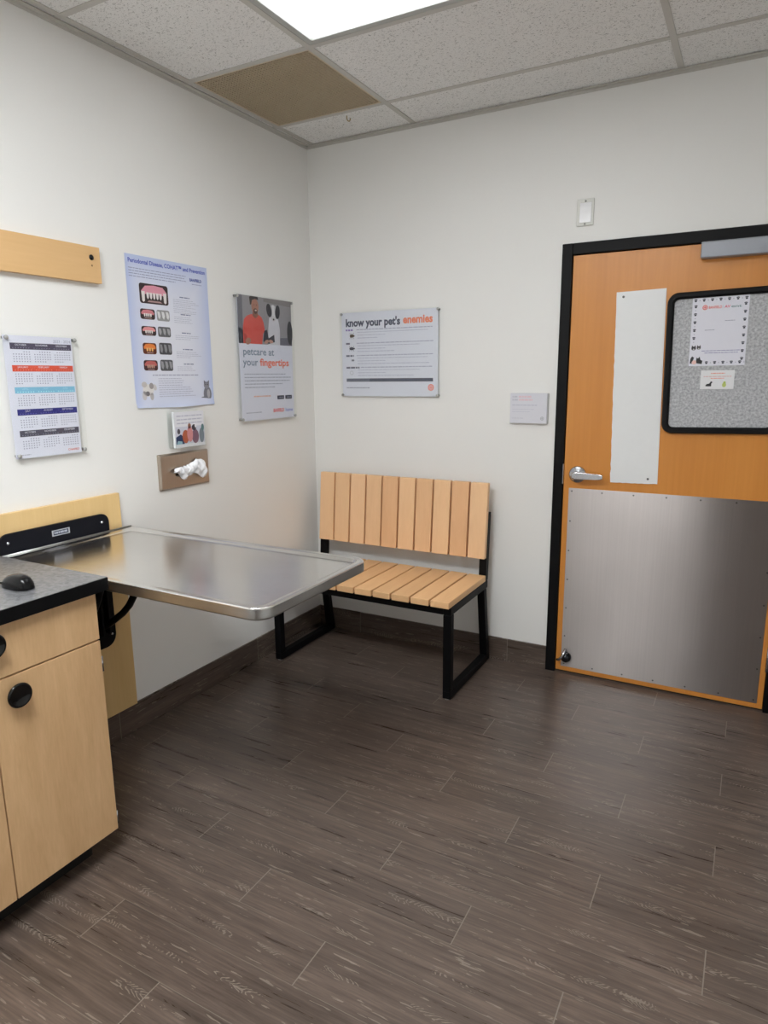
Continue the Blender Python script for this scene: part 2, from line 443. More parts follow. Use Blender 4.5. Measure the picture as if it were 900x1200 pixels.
# baseboards (tile)
BT = .0105; BH = .127
struct(MB().box((0, YF, 0), (BT, 0, BH), BASEL, .0015).build('baseboard_left'), 'dark wood look tile baseboard under the left wall', 'baseboard')
struct(MB().box((BT, -BT, 0), (DX0, 0, BH), BASEB, .0015).build('baseboard_back'), 'dark wood look tile baseboard behind the bench', 'baseboard')
struct(MB().box((DX1, -BT, 0), (XR, 0, BH), BASEB, .0015).build('baseboard_right'), 'dark wood look tile baseboard right of the door', 'baseboard')

# suspended ceiling: tiles with openings for vent and light
gx = [-.0, .043, .657, 1.877, 3.0965]
gy = [0.0, -.311, -.921, -1.531, -2.141, -2.751, -3.361, -3.971, YF]
cb = MB()
skip = {(1, 1), (2, 2), (2, 5)}
for i in range(len(gx)-1):
    for j in range(len(gy)-1):
        if (i, j) in skip: continue
        cb.box((gx[i]+.0005, gy[j]-.0005, H+.004), (gx[i+1]-.0005, gy[j+1]+.0005, H+.022), CEIL)
cb.box((-.1, YF-.1, 2.93), (XR+.1, .1, 2.95), GRID)
struct(cb.build('ceiling'), 'suspended ceiling of pitted white tiles', 'ceiling')
t = MB()
for x in gx[1:-1]: t.box((x-.012, YF, H), (x+.012, 0, H+.004), GRID)
for y in gy[1:-1]: t.box((0, y-.012, H+.0002), (XR, y+.012, H+.0038), GRID)
struct(t.build('trim_1'), 'pale metal grid bars of the ceiling', 'ceiling grid')
t = MB()
t.box((0, YF, H-.003), (.022, 0, H+.001), GRID).box((0, -.022, H-.003), (XR, 0, H+.001), GRID)
t.box((XR-.022, YF, H-.003), (XR, 0, H+.001), GRID).box((0, YF, H-.003), (XR, YF+.022, H+.001), GRID)
t.box((0, YF, H-.014), (.0025, 0, H-.003), GRID).box((0, -.0025, H-.014), (XR, 0, H-.003), GRID)
struct(t.build('trim_2'), 'pale metal angle around the ceiling edge', 'ceiling trim')

# ceiling lights
LIGHT = diffuser_mat(4.0)
FILL_BACK = diffuser_mat(38.5)  # unseen rear panel, far stronger than the visible one, fills walls and floor
LFR = flat((176, 178, 174), .45, name='light_frame_paint')
def ceiling_light(y0, y1, label, lamp, i=2):
    x0, x1 = gx[i]+.0125, gx[i+1]-.0125
    r = thing('ceiling_light', label, 'ceiling light', ((x0+x1)/2, (y0+y1)/2, H), group='ceiling light panels')
    hx, hy = (x1-x0)/2, (y1-y0)/2; w = .026
    f = MB()
    f.box((-hx, -hy, .0005), (-hx+w, hy, .03), LFR, .002).box((hx-w, -hy, .0005), (hx, hy, .03), LFR, .002)
    f.box((-hx+w, -hy, .0005), (hx-w, -hy+w, .03), LFR, .002).box((-hx+w, hy-w, .0005), (hx-w, hy, .03), LFR, .002)
    f.box((-hx, -hy, .03), (hx, hy, .09), LFR)
    f.build('light_frame', r)
    MB().box((-hx+w, -hy+w, .010), (hx-w, hy-w, .014), lamp).build('diffuser', r)
ceiling_light(gy[3]+.0125, gy[2]-.0125, 'lit white rectangular ceiling panel beside the brown vent', LIGHT)
ceiling_light(gy[6]+.0125, gy[5]-.0125, 'unseen ceiling panel behind the viewer boosted as fill light', FILL_BACK)

# ceiling vent (egg-crate return grille)
VENT = flat((204, 188, 162), .6, name='dusty_tan_grille')
def duct_dust():
    m, nt, b = nodes('dusty_duct')
    tc = N(nt, 'ShaderNodeTexCoord')
    n1 = N(nt, 'ShaderNodeTexNoise', i_Scale=3.2, i_Detail=4.0, i_Roughness=.6); L(nt, tc.outputs['Object'], n1.inputs['Vector'])
    L(nt, ramp(nt, n1.outputs['Fac'], [(.36, lin((98, 84, 70))), (.62, lin((168, 154, 130)))]), b.inputs['Base Color'])
    b.inputs['Roughness'].default_value = .9
    return m
VD = duct_dust()
vx0, vx1, vy0, vy1 = gx[1]+.0125, gx[2]-.0125, gy[2]+.0125, gy[1]-.0125
v = thing('ceiling_vent', 'dusty tan egg-crate return vent in the ceiling corner', 'vent', ((vx0+vx1)/2, (vy0+vy1)/2, H))
hx, hy = (vx1-vx0)/2, (vy1-vy0)/2
f = MB(); w = .008
f.box((-hx, -hy, .001), (-hx+w, hy, .02), VENT).box((hx-w, -hy, .001), (hx, hy, .02), VENT).box((-hx, -hy, .001), (hx, -hy+w, .02), VENT).box((-hx, hy-w, .001), (hx, hy, .02), VENT)
f.build('vent_frame', v)
g = MB(); n = 38
for k in range(1, n):
    p = -hx + w + (2*hx-2*w)*k/n
    g.box((p-.0011, -hy+w, .002), (p+.0011, hy-w, .0105), VENT)
    p = -hy + w + (2*hy-2*w)*k/n
    g.box((-hx+w, p-.0011, .002), (hx-w, p+.0011, .0105), VENT)
g.build('grille', v)
d = MB().box((-hx, -hy, .021), (hx, hy, .10), VD); d.build('duct', v)

# small hook hanging from the ceiling next to the vent
h = MB().tube([(0, 0, 0), (0, 0, -.012), (.004, 0, -.022), (.013, 0, -.027), (.019, 0, -.022), (.018, 0, -.015)], .0028, flat((176, 160, 120), .5), 8)
tag(h.build('ceiling_hook', loc=(.418, -.262, H+.004)), 'small tan hook hanging from the ceiling beside the vent', 'hook')

# ------------------------------------------------------------------ door
dr = thing('door_1', 'orange wood door with a steel kick plate and black frame', 'door', (DX0, 0, 0), kind='structure')
def dx(x): return x - DX0
fr = MB()
FI0, FI1, FIZ = 1.466, 2.414, 2.052
for a, c_ in (((DX0, -.012, 0), (FI0, .12, DZ)), ((FI1, -.012, 0), (DX1, .12, DZ)), ((FI0, -.012, FIZ), (FI1, .12, DZ))):
    fr.box((dx(a[0]), a[1], a[2]), (dx(c_[0]), c_[1], c_[2]), BLACKF, .003)
fr.box((dx(FI0), .048, 0), (dx(FI0)+.016, .12, FIZ), BLACKF).box((dx(FI1)-.016, .048, 0), (dx(FI1), .12, FIZ), BLACKF).box((dx(FI0), .048, FIZ-.016), (dx(FI1), .12, FIZ), BLACKF)
fr.build('door_frame', dr)
MB().box((dx(FI0)+.003, .0, .010), (dx(FI1)-.003, .044, FIZ-.003), DOORW, .0015).build('door_slab', dr)
MB().box((dx(FI0), .012, 0), (dx(FI1), .12, .006), flat((58, 52, 47), .5)).build('threshold', dr)
KX0, KX1, KZ0, KZ1 = 1.496, 2.388, .034, .967
kp = MB().box((dx(KX0), -.0018, KZ0), (dx(KX1), -.0002, KZ1), KICK, .0005).build('kick_plate', dr)
scr = MB().lathe([(0, .0012), (.003, .0010), (.0042, 0)], flat((104, 102, 100), .4, metal=.6), Matrix.Translation((0, -.0017, 0)) @ Matrix.Rotation(PI/2, 4, 'X'), 10).build('screw', kp)
spots = [(KX0+.015+(KX1-KX0-.03)*i/6, z) for i in range(7) for z in (KZ0+.015, KZ1-.015)] + [(x, KZ0+.015+(KZ1-KZ0-.03)*j/6) for j in range(1, 6) for x in (KX0+.013, KX1-.013)]
for i, (x, z) in enumerate(spots):
    o = scr if i == 0 else scr.copy()
    if i: C.objects.link(o); o.parent = kp
    o.location = (dx(x), 0, z)
# lever handle
hz, hxx = 1.036, 1.535
lv = MB()
RX = Matrix.Translation((dx(hxx), 0, hz)) @ Matrix.Rotation(PI/2, 4, 'X')
lv.lathe([(0, 0), (.041, 0), (.041, .006), (.036, .012), (.019, .014), (.0145, .018), (.0145, .052), (0, .052)], CHROME, RX, 36)
lev = lv.build('lever_handle', dr)
a = MB().prism([(0, -.018), (.10, -.0125), (.125, -.011), (.128, -.006), (.128, .008), (.124, .012), (.10, .0135), (0, .018), (-.014, .012), (-.018, 0), (-.014, -.012)], .044, .064, CHROME,
               RX @ Matrix.Identity(4), .004)
# the prism frame: u along +x, v up, out of the door
a.build('lever', lev)
MB().box((dx(1.4665)-.0015, -.0125, .985), (dx(1.4665)+.0015, .01, 1.085), CHROME, .0005).build('strike_plate', dr)
# closer
cl = MB().box((dx(2.008), -.052, 1.984), (dx(2.325), -.0005, 2.050), ALU, .005, 3).build('door_closer', dr)
MB().box((dx(2.26), -.046, 2.0505), (dx(2.285), -.022, 2.062), ALU, .002).bar((dx(2.27), -.034, 2.067), (dx(2.27), -.034, 2.073), .03, .03, ALU).tube([(dx(2.27), -.034, 2.07), (dx(2.05), -.20, 2.07)], .007, ALU, 8).tube([(dx(2.05), -.20, 2.07), (dx(1.98), -.02, 2.075)], .006, ALU, 8).build('closer_arm', dr) if False else None
# bottom hinge
hg = MB().tube([(dx(2.4135), -.008, .196), (dx(2.4135), -.008, .312)], .0075, CHROME, 14)
hg.build('hinge', dr)
# kick-down holder at the lower latch corner
ho = MB()
HM = Matrix.Translation((dx(1.522), -.002, .088)) @ Matrix.Rotation(PI/2, 4, 'X')
ho.lathe([(0, 0), (.026, 0), (.026, .012), (.022, .026), (.014, .034), (0, .037)], flat((52, 54, 58), .25, metal=.9), HM, 24)
hd = ho.build('door_holder', dr)
MB().tube([(dx(1.520), -.018, .135), (dx(1.517), -.036, .118), (dx(1.508), -.044, .098), (dx(1.494), -.044, .082), (dx(1.484), -.034, .078)], .0065, CHROME, 10).build('spring_arm', hd)

# white cover panel over the door light
TILT = Matrix.Rotation(math.radians(1.3), 4, 'Z')
p = thing('cover_panel', 'tall narrow white panel screwed to the wooden door beside the grey board', 'panel', (1.690, -.0002, 1.008), BACK @ TILT)
PW, PH = .209, .866
edge = [(0, 0)]
for k in range(1, 15): edge.append((PW*k/15, random.uniform(-.0012, .0012)))
edge += [(PW, 0), (PW, PH), (0, PH)]
for k in range(1, 40): edge.append((random.uniform(-.0025, .0012)*(1 if k > 12 else 0.3), PH*(1-k/40)))
MB().prism(edge, 0.0005, .004, flat((234, 235, 235), .4)).build('panel_sheet', p)
s = MB().lathe([(0, .0065), (.004, .006), (.0055, .004)], flat((110, 110, 110), .4, metal=.5), None, 12).build('screw', p, (.030, PH-.022, 0))
o = s.copy(); C.objects.link(o); o.parent = p; o.location = (PW-.042, .022, 0)

# grey felt board on the door
bd = thing('notice_board', 'grey flecked felt board with rounded black frame on the door', 'notice board', (1.900, -.0002, 1.248), BACK @ Matrix.Rotation(math.radians(1.1), 4, 'Z'))
BW, BHt = .457, .606
outer = rrect(0, 0, BW, BHt, .045, 8); inn = rrect(.028, .028, BW-.028, BHt-.028, .02, 8)
fm = MB()
n = len(outer)
prof = [(outer, .0005), (outer, .016), ([(o_[0]*.85+i_[0]*.15, o_[1]*.85+i_[1]*.15) for o_, i_ in zip(outer, inn)], .022), ([(o_[0]*.3+i_[0]*.7, o_[1]*.3+i_[1]*.7) for o_, i_ in zip(outer, inn)], .022), (inn, .016), (inn, .0005)]
rings = [[fm.bm.verts.new((u, w_, z)) for u, w_ in pts] for pts, z in prof]
fs = []
for A, B in zip(rings, rings[1:] + rings[:1]):
    for k in range(n): fs.append(fm.bm.faces.new((A[k], A[(k+1) % n], B[(k+1) % n], B[k])))
fm._tag(fs, BLACKF, False)
fm.build('board_frame', bd)
MB().prism(rrect(.026, .026, BW-.026, BHt-.026, .018, 6), .001, .009, felt_mat()).build('felt', bd)

# papers pinned on the board
PAPER = (226, 226, 236)
def paw(P, u, v, r, col=(50, 52, 66), layer=1):
    P.ell(u, v-.25*r, r*.62, r*.5, col, layer, n=10)
    for a in (-.75, -.25, .25, .75): P.ell(u+r*.85*math.sin(a), v+r*.62*math.cos(a), r*.26, r*.32, col, layer, n=8)
def cross_logo(P, u, v, r, col, layer=2):
    P.ring(u, v, r*.68, r, col, layer)
    P.rect(u-r*.16, v-r*.5, u+r*.16, v+r*.5, col, layer); P.rect(u-r*.5, v-r*.16, u+r*.5, v+r*.16, col, layer+1)

pp = thing('paper_sheet', 'white sheet with paw print border pinned to the grey board', 'paper', (1.992, -.0105, 1.543), BACK @ Matrix.Rotation(math.radians(.6), 4, 'Z'))
SW, SH = .217, .287
MB().box((0, 0, 0), (SW, SH, .0006), flat(PAPER, .6)).build('sheet', pp)
P = Print(.0006)
for k in range(7): paw(P, .012+k*.0322, SH-.013, .0075)
for k in range(6):
    P.ell(.028+k*.0322, SH-.013, .002, .002, (150, 150, 165), 1, n=6)
for k in range(5): paw(P, .014, SH-.038-k*.033, .0075); P.ell(.014, SH-.054-k*.033, .002, .002, (150, 150, 165), 1, n=6)
for k in range(8): paw(P, SW-.013, SH-.036-k*.032, .0075)
for k in range(5): paw(P, .070+k*.032, .013, .0075); P.ell(.086+k*.032, .013, .002, .002, (150, 150, 165), 1, n=6)
cross_logo(P, .050, SH-.043, .010, (232, 92, 74))
P.text('BANFIELD', .064, SH-.0485, .0145, (232, 110, 98), 2, width=.050, bold=.0003)
P.rect(.119, SH-.050, .1195, SH-.036, (170, 170, 180), 1)
P.text('AV', .125, SH-.0485, .0150, (228, 92, 120), 2, width=.022, bold=.0003)
P.text('ent', .149, SH-.0485, .0150, (128, 152, 158), 2, width=.040, bold=.0003)
P.lines(.055, .092, SH-.137, .0026, (160, 160, 178), 1, .008); P.lines(.130, .168, SH-.101, .0026, (160, 160, 178), 1, .008)
P.lines(.048, .196, .063, .0030, (150, 148, 186), 1, .012); P.lines(.060, .190, .054, .0030, (150, 148, 186), 1, .012)
# little cat and dog faces in the lower corner
for (u, v_, r, c1) in ((.016, .075, .009, (56, 54, 58)), (.036, .077, .008, (84, 82, 84))):
    P.ell(u, v_, r, r*.9, c1, 1); P.poly([(u-r, v_+.2*r), (u-r*.8, v_+1.5*r), (u-.1*r, v_+.7*r)], c1, 1); P.poly([(u+r, v_+.2*r), (u+r*.8, v_+1.5*r), (u+.1*r, v_+.7*r)], c1, 1)
    P.ell(u, v_-.4*r, r*.35, r*.35, (200, 198, 198), 2)
P.poly([(.004, .012), (.012, .010), (.020, .036), (.012, .042), (.006, .032)], (52, 50, 54), 1); P.ell(.021, .016, .010, .009, (236, 200, 192), 1)
P.poly([(.028, .012), (.052, .008), (.054, .022), (.046, .026), (.042, .040), (.036, .032), (.030, .036)], (46, 46, 48), 1)
P.build('printing', pp)

pc = thing('paper_card', 'small white card below the paw print sheet on the grey board', 'card', (2.0445, -.0105, 1.444), BACK @ Matrix.Rotation(math.radians(.5), 4, 'Z'))
MB().box((0, 0, 0), (.131, .080, .0008), flat((232, 232, 234), .6)).build('sheet', pc)
P = Print(.0008)
P.lines(.040, .094, .067, .0045, (236, 164, 146), 1, .011); P.lines(.012, .120, .054, .0028, (222, 178, 172), 1, .012); P.lines(.040, .092, .046, .0028, (236, 150, 128), 1, .011)
P.poly([(.020, .014), (.026, .012), (.044, .012), (.044, .024), (.049, .030), (.042, .034), (.036, .024), (.026, .022)], (42, 42, 46), 1)
P.ell(.094, .018, .008, .010, (196, 210, 120), 1); P.ell(.095, .028, .005, .005, (182, 200, 96), 1)
P.build('printing', pc)

# ------------------------------------------------------------------ back wall pieces
def standoffs(root, spots, z1, mat):
    st = MB().lathe([(0, z1+.004), (.0055, z1+.004), (.0075, z1+.002), (.0075, z1), (.006, z1), (.006, .0002), (0, .0002)], mat, None, 18).build('standoff', root)
    for i, (u, v_) in enumerate(spots):
        o = st if i == 0 else st.copy()
        if i: C.objects.link(o); o.parent = root
        o.location = (u, v_, 0)
STO = flat((178, 178, 176), .35, metal=.5)

def sign_base(root, w, h, pu0, pv0, pu1, pv1, gap, sheet_rgb=(222, 223, 234), inset=.012, so=STO):
    MB().prism(rrect(0, 0, w, h, .003, 3), gap+.003, gap+.0075, ACRY).build('acrylic_panel', root)
    MB().box((pu0, pv0, gap), (pu1, pv1, gap+.0012), flat(sheet_rgb, .5)).build('print_sheet', root)
    standoffs(root, [(inset, inset), (w-inset, inset), (w-inset, h-inset), (inset, h-inset)], gap+.0076, so)
    return gap+.0012

e = thing('wall_sign', 'landscape sign headed know your pet\'s enemies on the wall above the bench', 'sign', (.200, -.0002, 1.400), BACK)
EW, EH = .606, .459
z = sign_base(e, EW, EH, .010, .004, EW-.010, EH-.004, .014, inset=.011)
P = Print(z)
P.text("know your pet's", .036, .382, .056, (84, 86, 104), 2, width=.338, bold=.0022)
P.text('enemies', .392, .386, .056, (240, 138, 104), 2, width=.172, bold=.0020)
rows = [(.362, (150, 130, 190)), (.290, (110, 112, 128)), (.224, (110, 112, 128)), (.160, (110, 112, 128))]
for i, (vv, hc) in enumerate(rows):
    P.lines(.036, .036+[.05, .03, .05, .085][i], vv, .0095, hc, 1, .02)
    P.lines(.105 if i != 3 else .13, .568, vv+.001, .005, (176, 176, 196), 1, .02)
    P.lines(.11, .568, vv-.013, .0036, (188, 188, 206), 1, .018, ragged=.93 - .1*(i % 2))
    P.lines(.11, .40, vv-.028, .0036, (190, 190, 208), 1, .018, ragged=.6)
    P.lines(.11, .568, vv-.043, .0036, (184, 184, 204), 1, .018, ragged=[.28, .5, .95, .75][i])
def bug(u, v_, rx, ry, c1, legs=True):
    P.ell(u, v_, rx, ry, c1, 2); P.ell(u+rx*1.05, v_, rx*.4, ry*.55, c1, 2, n=10)
    if legs:
        for k in (-.6, 0, .6):
            P.poly([(u+k*rx-.001, v_), (u+k*rx*1.6-.001, v_+ry*1.8), (u+k*rx*1.6+.001, v_+ry*1.8), (u+k*rx+.001, v_)], c1, 1)
            P.poly([(u+k*rx-.001, v_), (u+k*rx*1.6-.001, v_-ry*1.8), (u+k*rx*1.6+.001, v_-ry*1.8), (u+k*rx+.001, v_)], c1, 1)
bug(.074, .331, .013, .009, (92, 76, 62)); bug(.072, .263, .015, .008, (70, 68, 78))
bug(.078, .200, .008, .004, (116, 116, 126)); P.ring(.070, .132, .008, .012, (198, 200, 208), 1)
P.rect(.036, .083, .568, .101, (92, 94, 108), 1); P.rect(.036, .083, .185, .101, (116, 118, 130), 2)
P.lines(.036, .19, .050, .006, (164, 166, 182), 1, .02)
cross_logo(P, .556, .052, .017, (240, 120, 96))
P.build('printing', e)

s = thing('small_wall_plaque', 'small square white plaque on the wall left of the door frame', 'plaque', (1.193, -.0002, 1.278), BACK)
MB().box((0, 0, 0), (.188, .146, .010), flat((196, 196, 194), .4), .002).build('mount', s)
MB().box((-.001, -.001, .0102), (.184, .146, .020), flat((216, 216, 224), .35), .0015).build('plaque_face', s)
P = Print(.020)
P.lines(.010, .040, .129, .008, (196, 196, 206), 1, .014); P.lines(.042, .108, .129, .008, (226, 196, 204), 1, .014)
P.lines(.010, .040, .114, .008, (196, 196, 206), 1, .014); P.lines(.042, .112, .114, .008, (226, 196, 204), 1, .014)
P.lines(.010, .140, .088, .004, (190, 190, 204), 1, .014); P.lines(.010, .12, .068, .003, (200, 200, 212), 1, .014); P.lines(.010, .10, .056, .003, (200, 200, 212), 1, .014); P.lines(.010, .07, .024, .003, (196, 196, 206), 1, .014)
cross_logo(P, .162, .024, .009, (170, 172, 178))
P.build('printing', s)

s = thing('blank_wall_plate', 'white blank electrical plate high on the wall above the door corner', 'wall plate', (1.475, -.0002, 2.173), BACK)
MB().prism(rrect(0, 0, .076, .115, .004, 4), 0, .006, flat((214, 214, 208), .4), None, .002).build('plate', s)
MB().box((.014, .014, .0062), (.066, .098, .0085), flat((238, 238, 240), .12, coat=.6), .001).build('glossy_cover', s)
sc = MB().lathe([(0, .0095), (.0035, .009), (.0045, .0060)], flat((150, 150, 146), .4), None, 12).build('screw', s, (.038, .1045, 0))
o = sc.copy(); C.objects.link(o); o.parent = s; o.location = (.038, .008, 0)

# ------------------------------------------------------------------ left wall pieces
rl = thing('wall_rail', 'pale wooden board fixed high on the left wall above the calendar', 'wooden board', (.0002, -2.55, 1.869), LEFT)
MB().box((0, 0, 0), (1.113, .131, .021), MAPLE, .001).build('board', rl) if False else MB().box((0, 0, 0), (1.113, .131, .021), wood('maple_rail', (230, 190, 138), (214, 172, 118), 'X', 11, 1.0, .42, figure=.45), .001).build('board', rl)
kn = MB().lathe([(0, .0265), (.004, .0265), (.0045, .025), (.0075, .0245), (.0105, .022), (.0105, .021), (0, .021)], BLACKG, None, 20).build('screw_cap', rl, (1.113-.039, .091, 0))
MB().lathe([(0, .0215), (.003, .0214), (.004, .021)], flat((140, 104, 62), .6), None, 10).build('screw_hole', rl, (1.113-.039, .062, 0))

# calendar
c = thing('calendar_sign', 'clear acrylic wall calendar with coloured month bars on the left wall', 'calendar', (.0002, -1.862, 1.234), LEFT)
CW, CH = .292, .433
z = sign_base(c, CW, CH, .004, .004, .268, .427, .014, (224, 224, 238), .014)
P = Print(z)
P.text('2023 - 2024', .263, .407, .0145, (150, 150, 172), 2, 'RIGHT', width=None)
bars = [((78, 72, 92), .402, ['OCTOBER', 'NOVEMBER', 'DECEMBER']), ((222, 84, 62), .3265, ['JANUARY', 'FEBRUARY', 'MARCH']), ((132, 190, 220), .2515, ['APRIL', 'MAY', 'JUNE']),
        ((44, 44, 124), .1755, ['JULY', 'AUGUST', 'SEPTEMBER']), ((78, 76, 92), .1010, ['OCTOBER', 'NOVEMBER', 'DECEMBER'])]
for (col, vt, names) in bars:
    P.rect(.027, vt-.0215, .264, vt, col, 1)
    for k, nm in enumerate(names):
        uc = .027 + .079*(k+.5)
        P.text(nm, uc, vt-.0095, .0092, (226, 224, 234) if col != (132, 190, 220) else (176, 216, 236), 2, 'CENTER')
        for q in range(7): P.rect(uc-.031+q*.0098, vt-.0178, uc-.0275+q*.0098, vt-.0152, tuple(min(255, x_+70) for x_ in col), 2)
        start = random.randrange(7)
        for dd in range(31):
            cc, rr = (dd+start) % 7, (dd+start)//7
            if rr > 4: continue
            P.rect(uc-.031+cc*.0098, vt-.0315-rr*.0082, uc-.0268+cc*.0098, vt-.0282-rr*.0082, (148, 148, 168), 1)
P.lines(.022, .060, .016, .003, (176, 176, 190), 1, .01)
P.text('BANFIELD', .222, .0155, .0095, (214, 92, 80), 2, width=.036, bold=.0002); P.ring(.2155, .019, .003, .0045, (214, 92, 80), 2, n=10)
P.build('printing', c)

# periodontal poster
pw, ph = .464, .614
p = thing('dental_poster', 'pale blue dental disease poster with mouth photos on the left wall', 'poster', (.0002, -1.303, 1.390), LEFT)
pm = MB(); nu, nv = 24, 30
grid = []
for j in range(nv+1):
    row_ = []
    for i in range(nu+1):
        u, v_ = pw*i/nu, ph*j/nv
        fl = max(0, (.035-v_)/.035)**2 * .010*(.35+.65*math.sin(2.2+4.2*u/pw)**2)
        dv = -.004*math.sin(PI*u/pw)**2*max(0, (.05-v_)/.05)
        row_.append(pm.bm.verts.new((u, v_+dv, .0012 + fl)))
    grid.append(row_)
pb = N  # noqa
def poster_paper():
    m, nt, b = nodes('poster_blue_wash')
    tc = N(nt, 'ShaderNodeTexCoord'); sp = N(nt, 'ShaderNodeSeparateXYZ'); L(nt, tc.outputs['Object'], sp.inputs[0])
    # printed wash: blue towards the edges, white in the middle column
    du = M(nt, 'ABSOLUTE', M(nt, 'DIVIDE', M(nt, 'SUBTRACT', sp.outputs[0], pw*.5), pw*.5))
    dv = M(nt, 'ABSOLUTE', M(nt, 'DIVIDE', M(nt, 'SUBTRACT', sp.outputs[1], ph*.45), ph*.55))
    f = M(nt, 'POWER', M(nt, 'MAXIMUM', du, dv), 3.0)
    L(nt, mixc(nt, f, lin((225, 227, 238)), lin((186, 198, 232))), b.inputs['Base Color'])
    b.inputs['Roughness'].default_value = .4
    return m
PPM = poster_paper()
fs = [pm.bm.faces.new((grid[j][i], grid[j][i+1], grid[j+1][i+1], grid[j+1][i])) for j in range(nv) for i in range(nu)]
pm._tag(fs, PPM, True)
pm.build('poster_sheet', p)
P = Print(.0014)
P.text('Periodontal Disease, COHAT™ and Prevention', .014, .583, .024, (84, 96, 190), 2, width=.436, bold=.0006)
for k in range(4): P.lines(.014, .330, .562-k*.0105, .0032, (150, 156, 184), 1, .016, ragged=[1, .97, 1, .8][k])
P.text('BANFIELD', .352, .545, .017, (70, 84, 156), 2, width=.074, bold=.0008); P.lines(.365, .425, .533, .003, (150, 156, 190), 1, .012)
def teeth(u0, v0, u1, v1, gum, n, base=(52, 36, 38), tooth=(226, 220, 218), fang=False):
    P.rect(u0, v0, u1, v1, base, 1, r=.010)
    w_, h_ = u1-u0, v1-v0
    P.poly([(u0+.1*w_, v0+.45*h_), (u0+.06*w_, v0+.62*h_), (u0+.2*w_, v0+.88*h_), (u0+.5*w_, v0+.94*h_), (u0+.82*w_, v0+.88*h_), (u0+.95*w_, v0+.62*h_), (u0+.9*w_, v0+.45*h_), (u0+.5*w_, v0+.52*h_)], gum, 2)
    for k in range(n):
        uc = u0 + w_*(.22 + .56*(k+.5)/n); tw = w_*.56/n*.42
        P.poly([(uc-tw, v0+.56*h_), (uc+tw, v0+.56*h_), (uc+tw*.7, v0+.30*h_), (uc, v0+.22*h_), (uc-tw*.7, v0+.30*h_)], tooth, 3)
    if fang:
        for s_ in (0, 1):
            uc = u0 + w_*(.12 + .76*s_)
            P.poly([(uc-.06*w_, v0+.6*h_), (uc+.06*w_, v0+.6*h_), (uc+.045*w_, v0+.12*h_), (uc, v0+.06*h_), (uc-.045*w_, v0+.12*h_)], tooth, 4)
    P.poly([(u0+.25*w_, v0+.08*h_), (u0+.78*w_, v0+.08*h_), (u0+.7*w_, v0+.16*h_), (u0+.3*w_, v0+.16*h_)], (170, 140, 138), 3)
teeth(.062, .428, .218, .508, (222, 150, 168), 5, fang=True)
teeth(.058, .364, .137, .406, (206, 128, 136), 4)
teeth(.058, .298, .137, .336, (226, 150, 152), 4)
teeth(.058, .222, .132, .268, (226, 130, 60), 3, base=(96, 44, 26), tooth=(230, 176, 110))
teeth(.056, .154, .132, .197, (190, 100, 96), 4, base=(70, 38, 38), tooth=(200, 160, 140))
for (v0, v1, b0) in ((.362, .407, (150, 150, 152)), (.296, .338, (96, 96, 100)), (.222, .271, (70, 70, 74)), (.153, .200, (86, 86, 90))):
    P.rect(.147, v0, .219, v1, b0, 1, r=.008)
    for k in range(3):
        uc = .158 + k*.024
        P.poly([(uc-.008, v1-.006), (uc+.006, v1-.008), (uc+.010, v0+.020), (uc+.004, v0+.006), (uc-.004, v0+.014)], tuple(min(255, x_+70) for x_ in b0), 2)
for (vv, n_) in ((.470, 8), (.397, 4), (.318, 3), (.247, 4), (.183, 3)):
    P.lines(.285, .345, vv, .0042, (120, 126, 156), 1, .02)
    for k in range(n_): P.lines(.245, .400, vv-.012-k*.0078, .0022, (186, 188, 204), 1, .014, ragged=random.uniform(.55, 1))
P.lines(.10, .37, .135, .004, (160, 162, 184), 1, .018)
for k in range(9): P.lines(.13, .35, .120-k*.0095, .0024, (172, 174, 194), 1, .014, ragged=random.uniform(.6, 1))
# dog lower left
P.ell(.070, .072, .030, .026, (224, 220, 218), 1); P.ell(.050, .096, .014, .012, (196, 190, 188), 2); P.ell(.088, .090, .012, .013, (158, 152, 152), 2); P.ell(.066, .058, .011, .010, (120, 116, 118), 2)
P.ell(.048, .050, .012, .020, (200, 196, 198), 1); P.ell(.088, .046, .010, .016, (186, 182, 184), 1); P.ell(.106, .084, .010, .014, (204, 200, 200), 1, .5)
# grey cat lower right
P.ell(.424, .048, .026, .036, (120, 120, 130), 1); P.ell(.420, .088, .018, .016, (138, 138, 148), 2); P.poly([(.404, .092), (.404, .112), (.416, .102)], (110, 110, 120), 2); P.poly([(.436, .092), (.438, .112), (.425, .102)], (110, 110, 120), 2)
P.ell(.388, .028, .020, .007, (112, 112, 122), 1, .3); P.ell(.430, .050, .010, .020, (176, 174, 180), 3); P.ell(.414, .091, .003, .003, (60, 60, 60), 3, n=8); P.ell(.427, .091, .003, .003, (60, 60, 60), 3, n=8)
P.build('printing', p)

# petcare sign
q = thing('petcare_sign', 'portrait acrylic sign with photo of a person and dog near the corner', 'sign', (.0002, -.674, 1.290), LEFT)
QW, QH = .467, .625
z = sign_base(q, QW, QH, .016, .006, .452, .619, .016, (222, 223, 238), .014)
P = Print(z)
u0, u1, v0, v1 = .016, .452, .388, .619
P.rect(u0, v0, u1, v1, (150, 146, 152), 1)
P.poly([(u0, v0), (u0, v1), (.055, v1), (.05, v0)], (116, 114, 124), 2)
P.poly([(.22, v1), (u1, v1), (u1, v1-.03), (.22, v1-.02)], (134, 128, 130), 2)
P.poly([(.34, v0), (u1, v0), (u1, .43), (.34, .425)], (106, 104, 118), 2); P.ell(.435, .455, .024, .062, (52, 52, 60), 3)
P.poly([(u0, v0), (.05, v0), (.05, .45), (u0, .47)], (70, 72, 84), 2)
